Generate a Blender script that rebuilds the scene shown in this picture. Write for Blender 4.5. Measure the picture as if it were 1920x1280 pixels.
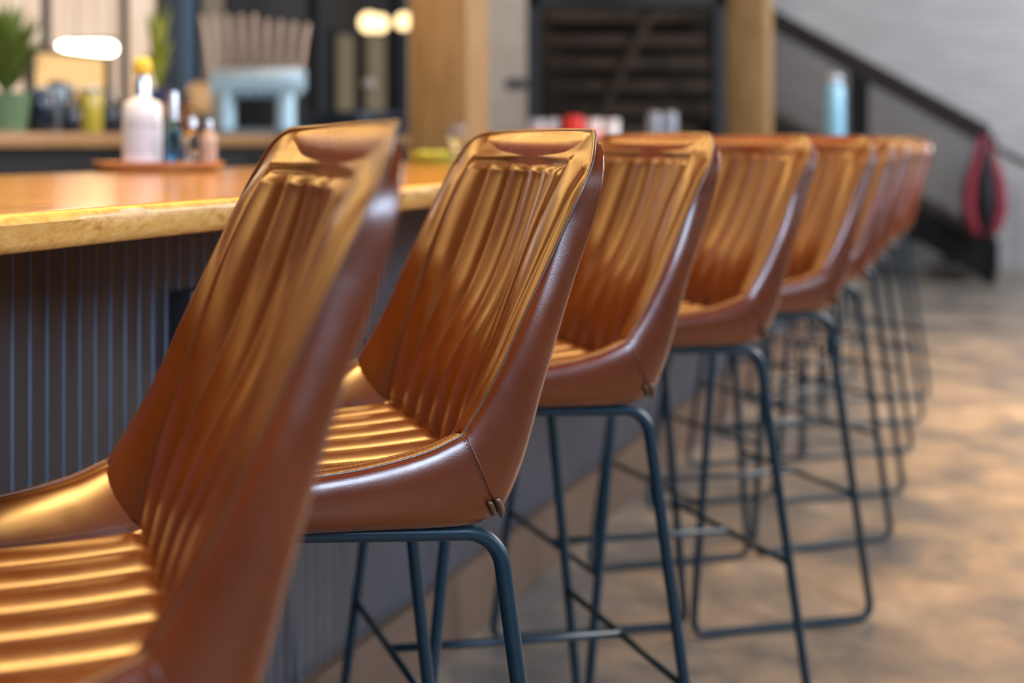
import bpy, bmesh, math, random
from math import sin, cos, pi, sqrt
from mathutils import Vector, Matrix, noise

for o in list(bpy.data.objects):
    bpy.data.objects.remove(o)
S = bpy.context.scene
COL = S.collection
rnd = random.Random(7)

# ------------------------------------------------------------------ camera
F, CXP, HY, H = 2448.4, 450.0, 265.0, 1.14      # focal (px), principal column, horizon row, eye height
cam = bpy.data.cameras.new('camera')
cam.sensor_width = 36.0
cam.lens = F / 1920 * 36
cam.shift_x = (960 - CXP) / 1920
cam.shift_y = -(640 - HY) / 1920
cam.clip_start = 0.05
cam.dof.use_dof = True
cam.dof.focus_distance = 1.39
cam.dof.aperture_fstop = 2.5
camo = bpy.data.objects.new('camera', cam)
COL.objects.link(camo)
camo.location = (0, 0, H)
camo.rotation_euler = (pi / 2, 0, 0)
S.camera = camo

# ------------------------------------------------------------------ view + world + lights
S.view_settings.view_transform = 'Standard'
S.view_settings.look = 'None'
S.view_settings.gamma = 1.0
S.view_settings.exposure = 0.0
S.view_settings.use_curve_mapping = False
W = bpy.data.worlds.new('world')
S.world = W
W.use_nodes = True
W.node_tree.nodes['Background'].inputs[0].default_value = (0.34, 0.44, 0.60, 1)
W.node_tree.nodes['Background'].inputs[1].default_value = 0.22

RA = 0.5519                                     # heading of the bar, to the right of +Y
U = Vector((sin(RA), cos(RA), 0))               # along the bar, away from the camera
N = Vector((-cos(RA), sin(RA), 0))              # from the stools towards the bar
PAN = 1.1469                                    # distance of the bar front panel along N


def at(px, py, Y):
    return Vector(((px - CXP) / F * Y, Y, H - (py - HY) / F * Y))


def bar(t, n, z=0.0):
    v = U * t + N * n
    return Vector((v.x, v.y, z))


def area(name, loc, target, sx, sy, power, color, spread=180):
    l = bpy.data.lights.new(name, 'AREA')
    l.shape = 'RECTANGLE'
    l.size, l.size_y = sx, sy
    l.energy = power
    l.color = color
    l.spread = math.radians(spread)
    o = bpy.data.objects.new(name, l)
    COL.objects.link(o)
    o.location = loc
    o.rotation_euler = (Vector(target) - Vector(loc)).to_track_quat('-Z', 'Y').to_euler()
    return o


# daylight from the tall windows on the right, warm lamp light from over the bar, plus added unseen fills
area('window_and_fill_daylight', (6.2, 0.6, 2.6), (0.8, 3.2, 0.6), 5.0, 2.4, 170, (0.72, 0.84, 1.0))
area('window_and_fill_daylight', (1.2, -3.4, 3.1), (0.6, 3.0, 0.8), 2.2, 1.2, 290, (0.60, 0.75, 1.0))
area('bar_lamp_and_fill_light', bar(2.6, 1.25, 3.0), bar(2.5, 0.75, 0.8), 11.0, 0.5, 235, (1.0, 0.55, 0.16), 100)
area('bar_lamp_and_fill_light', bar(4.3, 3.3, 2.55), bar(3.0, 0.5, 0.9), 8.4, 0.40, 66, (1.0, 0.57, 0.17))  # added warm fill, placed to put gold highlights on the backrests
area('window_and_fill_daylight', (5.8, 5.0, 2.8), (0.9, 5.6, 1.3), 2.0, 2.0, 270, (1.0, 0.93, 0.88))  # added fill that brightens the right face of the timber post
area('back_bar_fill_light', bar(2.6, 2.5, 2.7), bar(3.0, 3.7, 1.3), 4.0, 0.4, 70, (1.0, 0.80, 0.60))  # unseen fill, added to brighten the tap handles and back counter
area('back_wall_fill_light', bar(10.2, 4.6, 3.8), bar(13.4, 4.9, 1.6), 1.6, 1.6, 34, (1.0, 0.86, 0.70), 110)  # unseen fill, added to brighten the brick beside the stair frame
area('stair_daylight', (8.2, 7.5, 3.8), (6.0, 13.0, 1.8), 3.0, 3.0, 290, (0.90, 0.93, 1.0))


# ------------------------------------------------------------------ materials
def mat(name, base, rough=0.5, metal=0.0, **kw):
    m = bpy.data.materials.new(name)
    m.use_nodes = True
    b = m.node_tree.nodes['Principled BSDF']
    b.inputs['Base Color'].default_value = (*base, 1)
    b.inputs['Roughness'].default_value = rough
    b.inputs['Metallic'].default_value = metal
    for k, v in kw.items():
        b.inputs[k.replace('_', ' ')].default_value = v
    return m


def nodes(m):
    return m.node_tree.nodes, m.node_tree.links, m.node_tree.nodes['Principled BSDF']


def ramp(nt, links, src, stops):
    r = nt.new('ShaderNodeValToRGB')
    e = r.color_ramp.elements
    while len(e) < len(stops):
        e.new(0.5)
    for i, (p, c) in enumerate(stops):
        e[i].position = p
        e[i].color = (*c, 1) if len(c) == 3 else c
    links.new(src, r.inputs[0])
    return r


def tex_noise(nt, links, scale, detail=4, vec=None, dist=0.0, rough=0.5):
    n = nt.new('ShaderNodeTexNoise')
    n.inputs['Scale'].default_value = scale
    n.inputs['Detail'].default_value = detail
    n.inputs['Distortion'].default_value = dist
    n.inputs['Roughness'].default_value = rough
    if vec is not None:
        links.new(vec, n.inputs['Vector'])
    return n


def coords(nt, links, scale=(1, 1, 1), rot=(0, 0, 0), kind='Object'):
    tc = nt.new('ShaderNodeTexCoord')
    mp = nt.new('ShaderNodeMapping')
    mp.inputs['Scale'].default_value = scale
    mp.inputs['Rotation'].default_value = rot
    links.new(tc.outputs[kind], mp.inputs['Vector'])
    return mp.outputs['Vector']


def bump(nt, links, bs, height, strength, dist=0.001, chain=None):
    b = nt.new('ShaderNodeBump')
    b.inputs['Strength'].default_value = strength
    b.inputs['Distance'].default_value = dist
    links.new(height, b.inputs['Height'])
    if chain is not None:
        links.new(chain, b.inputs['Normal'])
    links.new(b.outputs['Normal'], bs.inputs['Normal'])
    return b.outputs['Normal']


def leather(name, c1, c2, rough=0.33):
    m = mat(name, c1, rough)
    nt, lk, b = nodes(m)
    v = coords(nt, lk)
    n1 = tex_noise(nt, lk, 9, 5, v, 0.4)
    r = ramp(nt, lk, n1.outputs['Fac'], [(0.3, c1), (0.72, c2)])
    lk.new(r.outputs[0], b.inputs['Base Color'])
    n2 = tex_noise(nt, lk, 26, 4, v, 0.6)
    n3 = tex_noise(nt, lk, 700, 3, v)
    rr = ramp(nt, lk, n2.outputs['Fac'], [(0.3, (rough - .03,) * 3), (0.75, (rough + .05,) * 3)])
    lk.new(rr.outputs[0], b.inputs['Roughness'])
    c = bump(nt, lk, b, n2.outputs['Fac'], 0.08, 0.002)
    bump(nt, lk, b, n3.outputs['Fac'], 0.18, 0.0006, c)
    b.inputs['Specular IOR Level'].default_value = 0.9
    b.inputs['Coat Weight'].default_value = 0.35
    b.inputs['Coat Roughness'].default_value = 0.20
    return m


def wood(name, cs, scale=(1, 1, 1), rough=0.4, rot=(0, 0, 0), bumpd=0.0006, coat=0.0, dist=1.5):
    m = mat(name, cs[0], rough)
    nt, lk, b = nodes(m)
    v = coords(nt, lk, scale, rot)
    n = tex_noise(nt, lk, 3.0, 8, v, dist, 0.6)
    n2 = tex_noise(nt, lk, 14.0, 6, v, 0.5, 0.65)
    mx = nt.new('ShaderNodeMix')
    mx.data_type = 'FLOAT'
    mx.inputs[0].default_value = 0.35
    lk.new(n.outputs['Fac'], mx.inputs[2])
    lk.new(n2.outputs['Fac'], mx.inputs[3])
    k = len(cs) - 1
    r = ramp(nt, lk, mx.outputs[0], [(0.32 + 0.36 * i / k, c) for i, c in enumerate(cs)])
    lk.new(r.outputs[0], b.inputs['Base Color'])
    bump(nt, lk, b, mx.outputs[0], 0.5, bumpd)
    b.inputs['Coat Weight'].default_value = coat
    b.inputs['Coat Roughness'].default_value = 0.12
    return m


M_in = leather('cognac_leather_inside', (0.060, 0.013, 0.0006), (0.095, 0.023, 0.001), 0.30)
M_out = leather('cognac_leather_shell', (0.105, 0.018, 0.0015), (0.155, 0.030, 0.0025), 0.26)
for n_ in M_out.node_tree.nodes:
    if n_.type == 'BSDF_PRINCIPLED':
        n_.inputs['Specular IOR Level'].default_value = 0.55
M_pipe = leather('leather_piping', (0.06, 0.014, 0.003), (0.09, 0.024, 0.004), 0.36)  # darkened to paint in the shade along the rim seam
M_thread = mat('brown_thread', (0.20, 0.07, 0.018), 0.6)
M_thread_dark = mat('dark_thread', (0.035, 0.012, 0.006), 0.7)
M_steel = mat('blue_black_powder_coat', (0.006, 0.028, 0.044), 0.33, 0.2)
nt, lk, b = nodes(M_steel)
n = tex_noise(nt, lk, 900, 2, coords(nt, lk))
bump(nt, lk, b, n.outputs['Fac'], 0.25, 0.0004)
M_black = mat('black_steel', (0.012, 0.012, 0.014), 0.5, 0.3)
M_slabtop = wood('honey_wood_top', [(0.11, 0.040, 0.003), (0.34, 0.165, 0.012), (0.56, 0.30, 0.035)],
                 (1.2, 9, 4), 0.22, (0, 0, -RA - pi / 2), 0.0003, 0.25)
M_slabedge = wood('live_edge_wood', [(0.46, 0.20, 0.04), (0.76, 0.41, 0.10), (0.86, 0.55, 0.20)],
                  (1.6, 6, 12), 0.42, (0, 0, -RA - pi / 2), 0.002, 0.1, 2.5)
M_post = wood('timber_post', [(0.17, 0.090, 0.026), (0.29, 0.165, 0.055), (0.38, 0.235, 0.09)], (7, 7, 0.6), 0.6)
M_darkwood = wood('dark_stair_wood', [(0.012, 0.006, 0.002), (0.028, 0.014, 0.004), (0.040, 0.021, 0.005)], (1, 6, 6), 0.8)
M_traywood = wood('tray_wood', [(0.38, 0.15, 0.06), (0.55, 0.27, 0.12)], (3, 12, 3), 0.22)
M_backwood = wood('back_counter_wood', [(0.22, 0.115, 0.045), (0.40, 0.23, 0.10)], (1, 8, 8), 0.4)


# floor: worn sealed concrete, warm brown with grey-blue patches
def floor_mat():
    m = mat('worn_concrete', (0.25, 0.19, 0.12), 0.4)
    nt, lk, b = nodes(m)
    v = coords(nt, lk)
    n1 = tex_noise(nt, lk, 2.3, 10, v, 0.35, 0.66)
    n2 = tex_noise(nt, lk, 11.0, 10, v, 0.3, 0.7)
    r1 = ramp(nt, lk, n1.outputs['Fac'], [(0.38, (0.14, 0.135, 0.135)), (0.46, (0.20, 0.178, 0.155)), (0.56, (0.31, 0.25, 0.19)), (0.68, (0.42, 0.355, 0.29))])
    r2 = ramp(nt, lk, n2.outputs['Fac'], [(0.3, (0.70, 0.70, 0.72)), (0.7, (1.1, 1.08, 1.02))])
    mx = nt.new('ShaderNodeMix')
    mx.data_type = 'RGBA'
    mx.blend_type = 'MULTIPLY'
    mx.inputs[0].default_value = 1.0
    lk.new(r1.outputs[0], mx.inputs[6])
    lk.new(r2.outputs[0], mx.inputs[7])
    lk.new(mx.outputs[2], b.inputs['Base Color'])
    rr = ramp(nt, lk, n1.outputs['Fac'], [(0.35, (0.3,) * 3), (0.65, (0.5,) * 3)])
    lk.new(rr.outputs[0], b.inputs['Roughness'])
    bump(nt, lk, b, n2.outputs['Fac'], 0.25, 0.002)
    return m


def brick_mat():
    m = mat('painted_white_brick', (0.6, 0.58, 0.56), 0.7)
    nt, lk, b = nodes(m)
    v = coords(nt, lk, (1, 1, 1), (pi / 2, 0, 0))
    br = nt.new('ShaderNodeTexBrick')
    br.inputs['Scale'].default_value = 1.0
    br.inputs['Brick Width'].default_value = 0.22
    br.inputs['Row Height'].default_value = 0.075
    br.inputs['Mortar Size'].default_value = 0.008
    br.inputs['Mortar Smooth'].default_value = 0.3
    br.inputs['Color1'].default_value = (0.50, 0.47, 0.45, 1)
    br.inputs['Color2'].default_value = (0.58, 0.55, 0.53, 1)
    br.inputs['Mortar'].default_value = (0.40, 0.38, 0.37, 1)
    lk.new(v, br.inputs['Vector'])
    lk.new(br.outputs['Color'], b.inputs['Base Color'])
    bump(nt, lk, b, br.outputs['Fac'], -0.6, 0.006)
    return m


def panel_mat():
    m = mat('scuffed_dark_paint', (0.05, 0.045, 0.05), 0.36)
    nt, lk, b = nodes(m)
    v = coords(nt, lk, (1, 1, 1))
    sp = tex_noise(nt, lk, 38, 3, v, 0.2, 0.7)
    st = tex_noise(nt, lk, 3, 5, coords(nt, lk, (9, 9, 0.7)), 0.3)
    r = ramp(nt, lk, st.outputs['Fac'], [(0.3, (0.026, 0.022, 0.023)), (0.7, (0.044, 0.038, 0.042))])
    s = ramp(nt, lk, sp.outputs['Fac'], [(0.76, (0, 0, 0)), (0.80, (1, 1, 1))])
    mx = nt.new('ShaderNodeMix')
    mx.data_type = 'RGBA'
    lk.new(s.outputs[0], mx.inputs[0])
    lk.new(r.outputs[0], mx.inputs[6])
    mx.inputs[7].default_value = (0.28, 0.22, 0.18, 1)
    lk.new(mx.outputs[2], b.inputs['Base Color'])
    rr = ramp(nt, lk, st.outputs['Fac'], [(0.3, (0.28,) * 3), (0.7, (0.45,) * 3)])
    lk.new(rr.outputs[0], b.inputs['Roughness'])
    bump(nt, lk, b, st.outputs['Fac'], 0.3, 0.002)
    return m


def glass(name, color, rough=0.03):
    return mat(name, color, rough, 0.0, Transmission_Weight=1.0, IOR=1.45)


def emis(name, color, strength):
    m = mat(name, (0, 0, 0), 0.5)
    b = m.node_tree.nodes['Principled BSDF']
    b.inputs['Emission Color'].default_value = (*color, 1)
    b.inputs['Emission Strength'].default_value = strength
    return m


# ------------------------------------------------------------------ object helpers
def mesh_obj(name, verts, faces, m=None, parent=None, smooth=True, mats=None, fm=None):
    me = bpy.data.meshes.new(name)
    me.from_pydata([tuple(v) for v in verts], [], faces)
    for mm in (mats or [m]):
        me.materials.append(mm)
    if fm:
        me.polygons.foreach_set('material_index', fm)
    if smooth:
        me.polygons.foreach_set('use_smooth', [True] * len(me.polygons))
    me.update()
    o = bpy.data.objects.new(name, me)
    COL.objects.link(o)
    if parent:
        o.parent = parent
    return o


def fix_normals(o):
    bm = bmesh.new()
    bm.from_mesh(o.data)
    bmesh.ops.recalc_face_normals(bm, faces=bm.faces)
    bm.to_mesh(o.data)
    bm.free()
    return o


class MB:
    """collects shapes into one mesh"""

    def __init__(self):
        self.v, self.f, self.flat = [], [], []

    def add(self, vs, fs):
        k = len(self.v)
        self.v += [Vector(v) for v in vs]
        self.f += [tuple(i + k for i in f) for f in fs]

    def box(self, c, size, bev=0.0, rot=None):
        bm = bmesh.new()
        bmesh.ops.create_cube(bm, size=1.0)
        bmesh.ops.scale(bm, vec=size, verts=bm.verts)
        if bev > 0:
            bmesh.ops.bevel(bm, geom=list(bm.edges), offset=bev, segments=2, affect='EDGES', profile=0.5)
        R = rot if rot is not None else Matrix.Identity(3)
        bm.verts.index_update()
        self.add([R @ v.co + Vector(c) for v in bm.verts], [tuple(v.index for v in f.verts) for f in bm.faces])
        bm.free()

    def tube(self, pts, r, seg=10, closed=False, caps=True, up=None):
        pts = [Vector(p) for p in pts]
        n = len(pts)
        rs = r if isinstance(r, (list, tuple)) else [r] * n
        vs, prev = [], None
        for i, p in enumerate(pts):
            a = pts[(i - 1) % n] if (closed or i > 0) else p
            c = pts[(i + 1) % n] if (closed or i < n - 1) else p
            t = (c - a).normalized()
            if prev is None:
                ref = Vector((0, 0, 1)) if abs(t.z) < 0.9 else Vector((1, 0, 0))
                x = t.cross(ref).normalized()
            else:
                x = (prev - t * prev.dot(t)).normalized()
            prev = x
            y = t.cross(x)
            for j in range(seg):
                an = 2 * pi * j / seg
                vs.append(p + (x * cos(an) + y * sin(an)) * rs[i])
        fs = []
        m = n if closed else n - 1
        for i in range(m):
            for j in range(seg):
                a = i * seg + j
                b_ = i * seg + (j + 1) % seg
                c = ((i + 1) % n) * seg + (j + 1) % seg
                d = ((i + 1) % n) * seg + j
                fs.append((a, b_, c, d))
        if caps and not closed:
            fs.append(tuple(range(seg - 1, -1, -1)))
            fs.append(tuple((n - 1) * seg + j for j in range(seg)))
        self.add(vs, fs)

    def lathe(self, prof, c=(0, 0, 0), seg=28, R=None):
        vs, fs = [], []
        for r, z in prof:
            for j in range(seg):
                a = 2 * pi * j / seg
                p = Vector((r * cos(a), r * sin(a), z))
                vs.append((R @ p if R is not None else p) + Vector(c))
        for i in range(len(prof) - 1):
            for j in range(seg):
                fs.append((i * seg + j, i * seg + (j + 1) % seg, (i + 1) * seg + (j + 1) % seg, (i + 1) * seg + j))
        if prof[0][0] > 1e-4:
            fs.append(tuple(range(seg - 1, -1, -1)))
        if prof[-1][0] > 1e-4:
            fs.append(tuple((len(prof) - 1) * seg + j for j in range(seg)))
        self.add(vs, fs)

    def build(self, name, m, parent=None, smooth=False):
        o = mesh_obj(name, self.v, self.f, m, parent, smooth)
        return o


def autosmooth(o, deg=35):
    me = o.data
    me.polygons.foreach_set('use_smooth', [True] * len(me.polygons))
    bm = bmesh.new()
    bm.from_mesh(me)
    lim = math.radians(deg)
    for e in bm.edges:
        if len(e.link_faces) == 2 and e.calc_face_angle(0) > lim:
            e.smooth = False
    bm.to_mesh(me)
    bm.free()
    return o


def empty(name, loc, rz=0.0):
    o = bpy.data.objects.new(name, None)
    o.empty_display_size = 0.1
    COL.objects.link(o)
    o.location = loc
    o.rotation_euler = (0, 0, rz)
    return o


def tag(o, label=None, cat=None, group=None, kind=None):
    if label: o['label'] = label
    if cat: o['category'] = cat
    if group: o['group'] = group
    if kind: o['kind'] = kind
    return o


def copy_tree(o, parent=None):
    c = o.copy()
    COL.objects.link(c)
    c.parent = parent
    for ch in list(o.children):
        copy_tree(ch, c)
    return c


def rot_z(a):
    return Matrix.Rotation(a, 3, 'Z')


BZ = -RA                                        # local +Y along U, local +X along -N
RB = rot_z(BZ)


def smooth01(x):
    x = max(0.0, min(1.0, x))
    return x * x * (3 - 2 * x)


def interp(tab, x):
    """monotone-ish cubic (Catmull-Rom) through (x, y) pairs"""
    if x <= tab[0][0]:
        return tab[0][1] + (x - tab[0][0]) * (tab[1][1] - tab[0][1]) / (tab[1][0] - tab[0][0])
    if x >= tab[-1][0]:
        return tab[-1][1] + (x - tab[-1][0]) * (tab[-1][1] - tab[-2][1]) / (tab[-1][0] - tab[-2][0])
    for i in range(len(tab) - 1):
        if tab[i][0] <= x <= tab[i + 1][0]:
            break
    x0, y0 = tab[i]
    x1, y1 = tab[i + 1]
    h = x1 - x0

    def slope(k):
        if k == 0:
            return (tab[1][1] - tab[0][1]) / (tab[1][0] - tab[0][0])
        if k == len(tab) - 1:
            return (tab[-1][1] - tab[-2][1]) / (tab[-1][0] - tab[-2][0])
        return (tab[k + 1][1] - tab[k - 1][1]) / (tab[k + 1][0] - tab[k - 1][0])
    t = (x - x0) / h
    m0, m1 = slope(i) * h, slope(i + 1) * h
    return (2 * t**3 - 3 * t**2 + 1) * y0 + (t**3 - 2 * t**2 + t) * m0 + (-2 * t**3 + 3 * t**2) * y1 + (t**3 - t**2) * m1


# ------------------------------------------------------------------ setting
fl = MB()
fl.add([(-14, -7, 0), (16, -7, 0), (16, 22, 0), (-14, 22, 0)], [(0, 1, 2, 3)])
tag(fl.build('floor', floor_mat()), 'worn brown and grey sealed concrete floor', None, None, 'structure')

M_brick = brick_mat()
wall = MB()
wall.box((0, 0, 0), (16, 0.3, 6.5))
o = wall.build('wall_back', M_brick)
o.location = bar(13.55, -1.0, 3.25)
o.rotation_euler = (0, 0, BZ)
tag(o, 'white painted brick wall behind the stairs', None, None, 'structure')
wl = MB()
wl.box((0, 0, 0), (0.3, 26, 6.5))
o = wl.build('wall_left', mat('dark_plaster', (0.035, 0.034, 0.036), 0.8))
o.location = bar(3.0, 6.4, 3.25)
o.rotation_euler = (0, 0, BZ)
tag(o, 'dark wall behind the back bar', None, None, 'structure')


# ------------------------------------------------------------------ bar stool
WM = 0.240                                      # half width at the rim
WP = 0.166                                      # half width of the ribbed panels
DZ = -0.0075                                    # whole seat sits this much lower than the tables below
ZT, RC = 1.157, 0.064                           # top of the back and its corner radius
EDGE = [(0.845, 0.098), (0.88, 0.121), (0.92, 0.143), (0.97, 0.166), (1.02, 0.190), (1.07, 0.214), (1.12, 0.238), (1.165, 0.252)]
PANEL = [(0.79, 0.124), (0.845, 0.134), (0.90, 0.148), (0.98, 0.176), (1.05, 0.203), (1.12, 0.236), (1.17, 0.254)]
CURV = [(0.79, 0.004), (0.85, 0.012), (0.90, 0.024), (0.95, 0.036), (1.0, 0.041), (1.05, 0.040), (1.10, 0.031), (1.13, 0.022), (1.17, 0.014)]
RIMZ = [(-0.19, 0.782), (-0.165, 0.794), (-0.13, 0.799), (-0.06, 0.807), (0.0, 0.815), (0.06, 0.829), (0.098, 0.845)]
SEATZ = [(-0.19, 0.768), (-0.178, 0.777), (-0.15, 0.782), (-0.10, 0.783), (0.0, 0.787), (0.06, 0.791), (0.12, 0.797)]
REAR = [(0.00, (-0.190, 0.768)), (0.06, (-0.184, 0.752)), (0.18, (-0.15, 0.7455)), (0.50, (0.0, 0.7455)), (0.80, (0.085, 0.7455)),
        (0.92, (0.120, 0.748)), (1.00, (0.140, 0.757)), (1.08, (0.154, 0.775)), (1.20, (0.170, 0.815)), (1.35, (0.184, 0.870)), (1.50, (0.202, 0.935)),
        (1.65, (0.222, 1.003)), (1.80, (0.243, 1.066)), (1.92, (0.257, 1.124)), (1.97, (0.259, 1.149)), (2.0, (0.254, 1.160))]
RB_ = [(s, p[0]) for s, p in REAR]
RZ_ = [(s, p[1]) for s, p in REAR]
ZC0, ZC1 = 0.797, 0.845                         # crease height in the panel, at the rim


def wing(w):
    return max(0.0, (abs(w) - WP) / (WM - WP))


def ztop(w):
    a = max(0.0, abs(w) - (WM - RC))
    crown = 0.004 * (1 - (w / WM) ** 2)
    return ZT - RC + sqrt(max(0.0, RC * RC - a * a)) + crown


def puff(x):
    x = abs(2 * x - 1)
    return 1 - x ** 2.6


NCH = 6


def chan(w):
    """height of the padded channels across the panel"""
    if abs(w) >= WP:
        return 0.0
    x = (w + WP) / (2 * WP) * NCH
    return puff(x - math.floor(x))


def inner(w, s):
    """upholstered face; s 0..1 seat (front to crease), 1..2 back (crease to top)"""
    k = wing(w)
    curv = max(0.0, 1 - (w / WP) ** 2)
    cb = (0.124 + 0.004 * curv) * (1 - k) + 0.098 * k
    cz = ZC0 + (ZC1 - ZC0) * smooth01(k) ** 0.9
    if s <= 1:
        b = -0.19 + (cb + 0.19) * s
        zc, zr = interp(SEATZ, b), interp(RIMZ, b)
        kk = sin(min(1, k) * pi / 2) ** 1.15
        z = zc * (1 - kk) + zr * kk
        # rounded front corners
        d = 0.0
        fade = smooth01((b + 0.19) / 0.04) * smooth01((1 - s) / 0.06 + 0.25)
        d = 0.0055 * chan(w) * fade
        # soft seam valley between the side bolster and the seat, and the double seam by the rim
        d -= 0.0045 * math.exp(-((abs(w) - WP) / 0.005) ** 2) * fade
        d -= 0.0022 * math.exp(-((abs(w) - 0.222) / 0.0028) ** 2)
        d += 0.0045 * sin(pi * min(1, k)) * 1.2
        return Vector((b, w, z + d + DZ))
    t = s - 1
    zt = ztop(w)
    z = cz + (zt - cz) * t
    bp = interp(PANEL, z) + interp(CURV, z) * curv
    be = interp(EDGE, z)
    kk = sin(min(1, k) * pi / 2)
    b = bp * (1 - kk) + be * kk
    top_panel = 1.122
    # above the panel the head roll is one smooth pad from side to side
    g = smooth01((z - top_panel) / 0.018)
    if g > 0:
        kt = smooth01((abs(w) - 0.10) / 0.14)
        bt_ = (interp(PANEL, z) + 0.020 * (1 - (w / WM) ** 2)) * (1 - kt) + be * kt
        b = b * (1 - g) + bt_ * g
    roll = max(0.0, (z - (zt - 0.046)) / 0.046) ** 2
    b += 0.015 * roll * (1 - k)
    f1 = smooth01((top_panel - z) / 0.013)
    f0 = smooth01(t / 0.05 + 0.35)
    amp = 0.0080 * chan(w) * f1 * f0
    seam = 0.0055 * math.exp(-((abs(w) - WP) / 0.0045) ** 2) * (1 if z < top_panel else math.exp(-((z - top_panel) / 0.004) ** 2))
    if abs(w) < WP + 0.004:
        seam = max(seam, 0.0042 * math.exp(-((z - top_panel - 0.001) / 0.0028) ** 2))
        amp += 0.0020 * math.exp(-((z - top_panel - 0.0065) / 0.0035) ** 2) 
    seam += 0.0022 * math.exp(-((abs(w) - 0.222) / 0.0028) ** 2) * (1 if z < 1.12 else 0)
    bul = 0.006 * sin(pi * min(1, k)) * (1 - smooth01((z - 1.085) / 0.045))
    d = amp - seam + bul
    # outward normal of the back face leans forward and up
    return Vector((b - d * 0.92, w, z + d * 0.30 + DZ))


def ws_list(dense):
    ws = set()
    for i in range(NCH * dense + 1):
        ws.add(round(-WP + 2 * WP * i / (NCH * dense), 6))
    for x in (0.169, 0.172, 0.176, 0.183, 0.192, 0.202, 0.211, 0.216, 0.219, 0.222, 0.225, 0.229, 0.233, 0.2365, 0.239, 0.240):
        ws.add(x)
        ws.add(-x)
    return sorted(ws)


def grid(name, ws, ss, m, parent):
    vs, fs = [], []
    for s in ss:
        for w in ws:
            vs.append(inner(w, s))
    n = len(ws)
    for i in range(len(ss) - 1):
        for j in range(n - 1):
            fs.append((i * n + j, i * n + j + 1, (i + 1) * n + j + 1, (i + 1) * n + j))
    return mesh_obj(name, vs, fs, m, parent)


def stitches(lines, name, m, parent, step=0.0052, ln=0.0036, r=0.0007, off=0.0006):
    """short raised thread dashes along polylines of (position, normal)"""
    mb = MB()
    for pts in lines:
        acc = 0.0
        for (p, nn), (q, nq) in zip(pts[:-1], pts[1:]):
            L = (q - p).length
            if L < 1e-7:
                continue
            d = (q - p) / L
            x = -acc
            while True:
                x2 = x + step
                if x2 > L:
                    acc = L - x
                    break
                x = x2
                c = p + d * x + nn * off
                side = d.cross(nn).normalized()
                a, e = c - d * ln / 2, c + d * ln / 2
                up = nn * r
                sd = side * r
                mb.add([a, c + sd, e, c - sd, c + up * 1.3], [(0, 1, 4), (1, 2, 4), (2, 3, 4), (3, 0, 4)])
    return mb.build(name, m, parent, True)


def inner_n(w, s):
    e = 0.004
    a = inner(w + e, s) - inner(w - e, s)
    s0, s1 = max(0.001, s - 0.01), min(1.999, s + 0.01)
    if s <= 1 < s1: s1 = 1.0
    if s > 1 and s0 < 1: s0 = 1.0001
    c = inner(w, s1) - inner(w, s0)
    return (c.cross(a)).normalized() * (-1 if (c.cross(a)).x > 0 and s > 1 else (1 if (c.cross(a)).z > 0 or s > 1 else -1))


def outer_pt(w_rim_sign, s, k):
    """k 0 at the rim .. 1 at the rear centre line"""
    rim = inner(w_rim_sign * WM, s)
    rb, rz = interp(RB_, s), interp(RZ_, s)
    zt_mid = ztop(0)
    return rim, rb, rz


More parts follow.
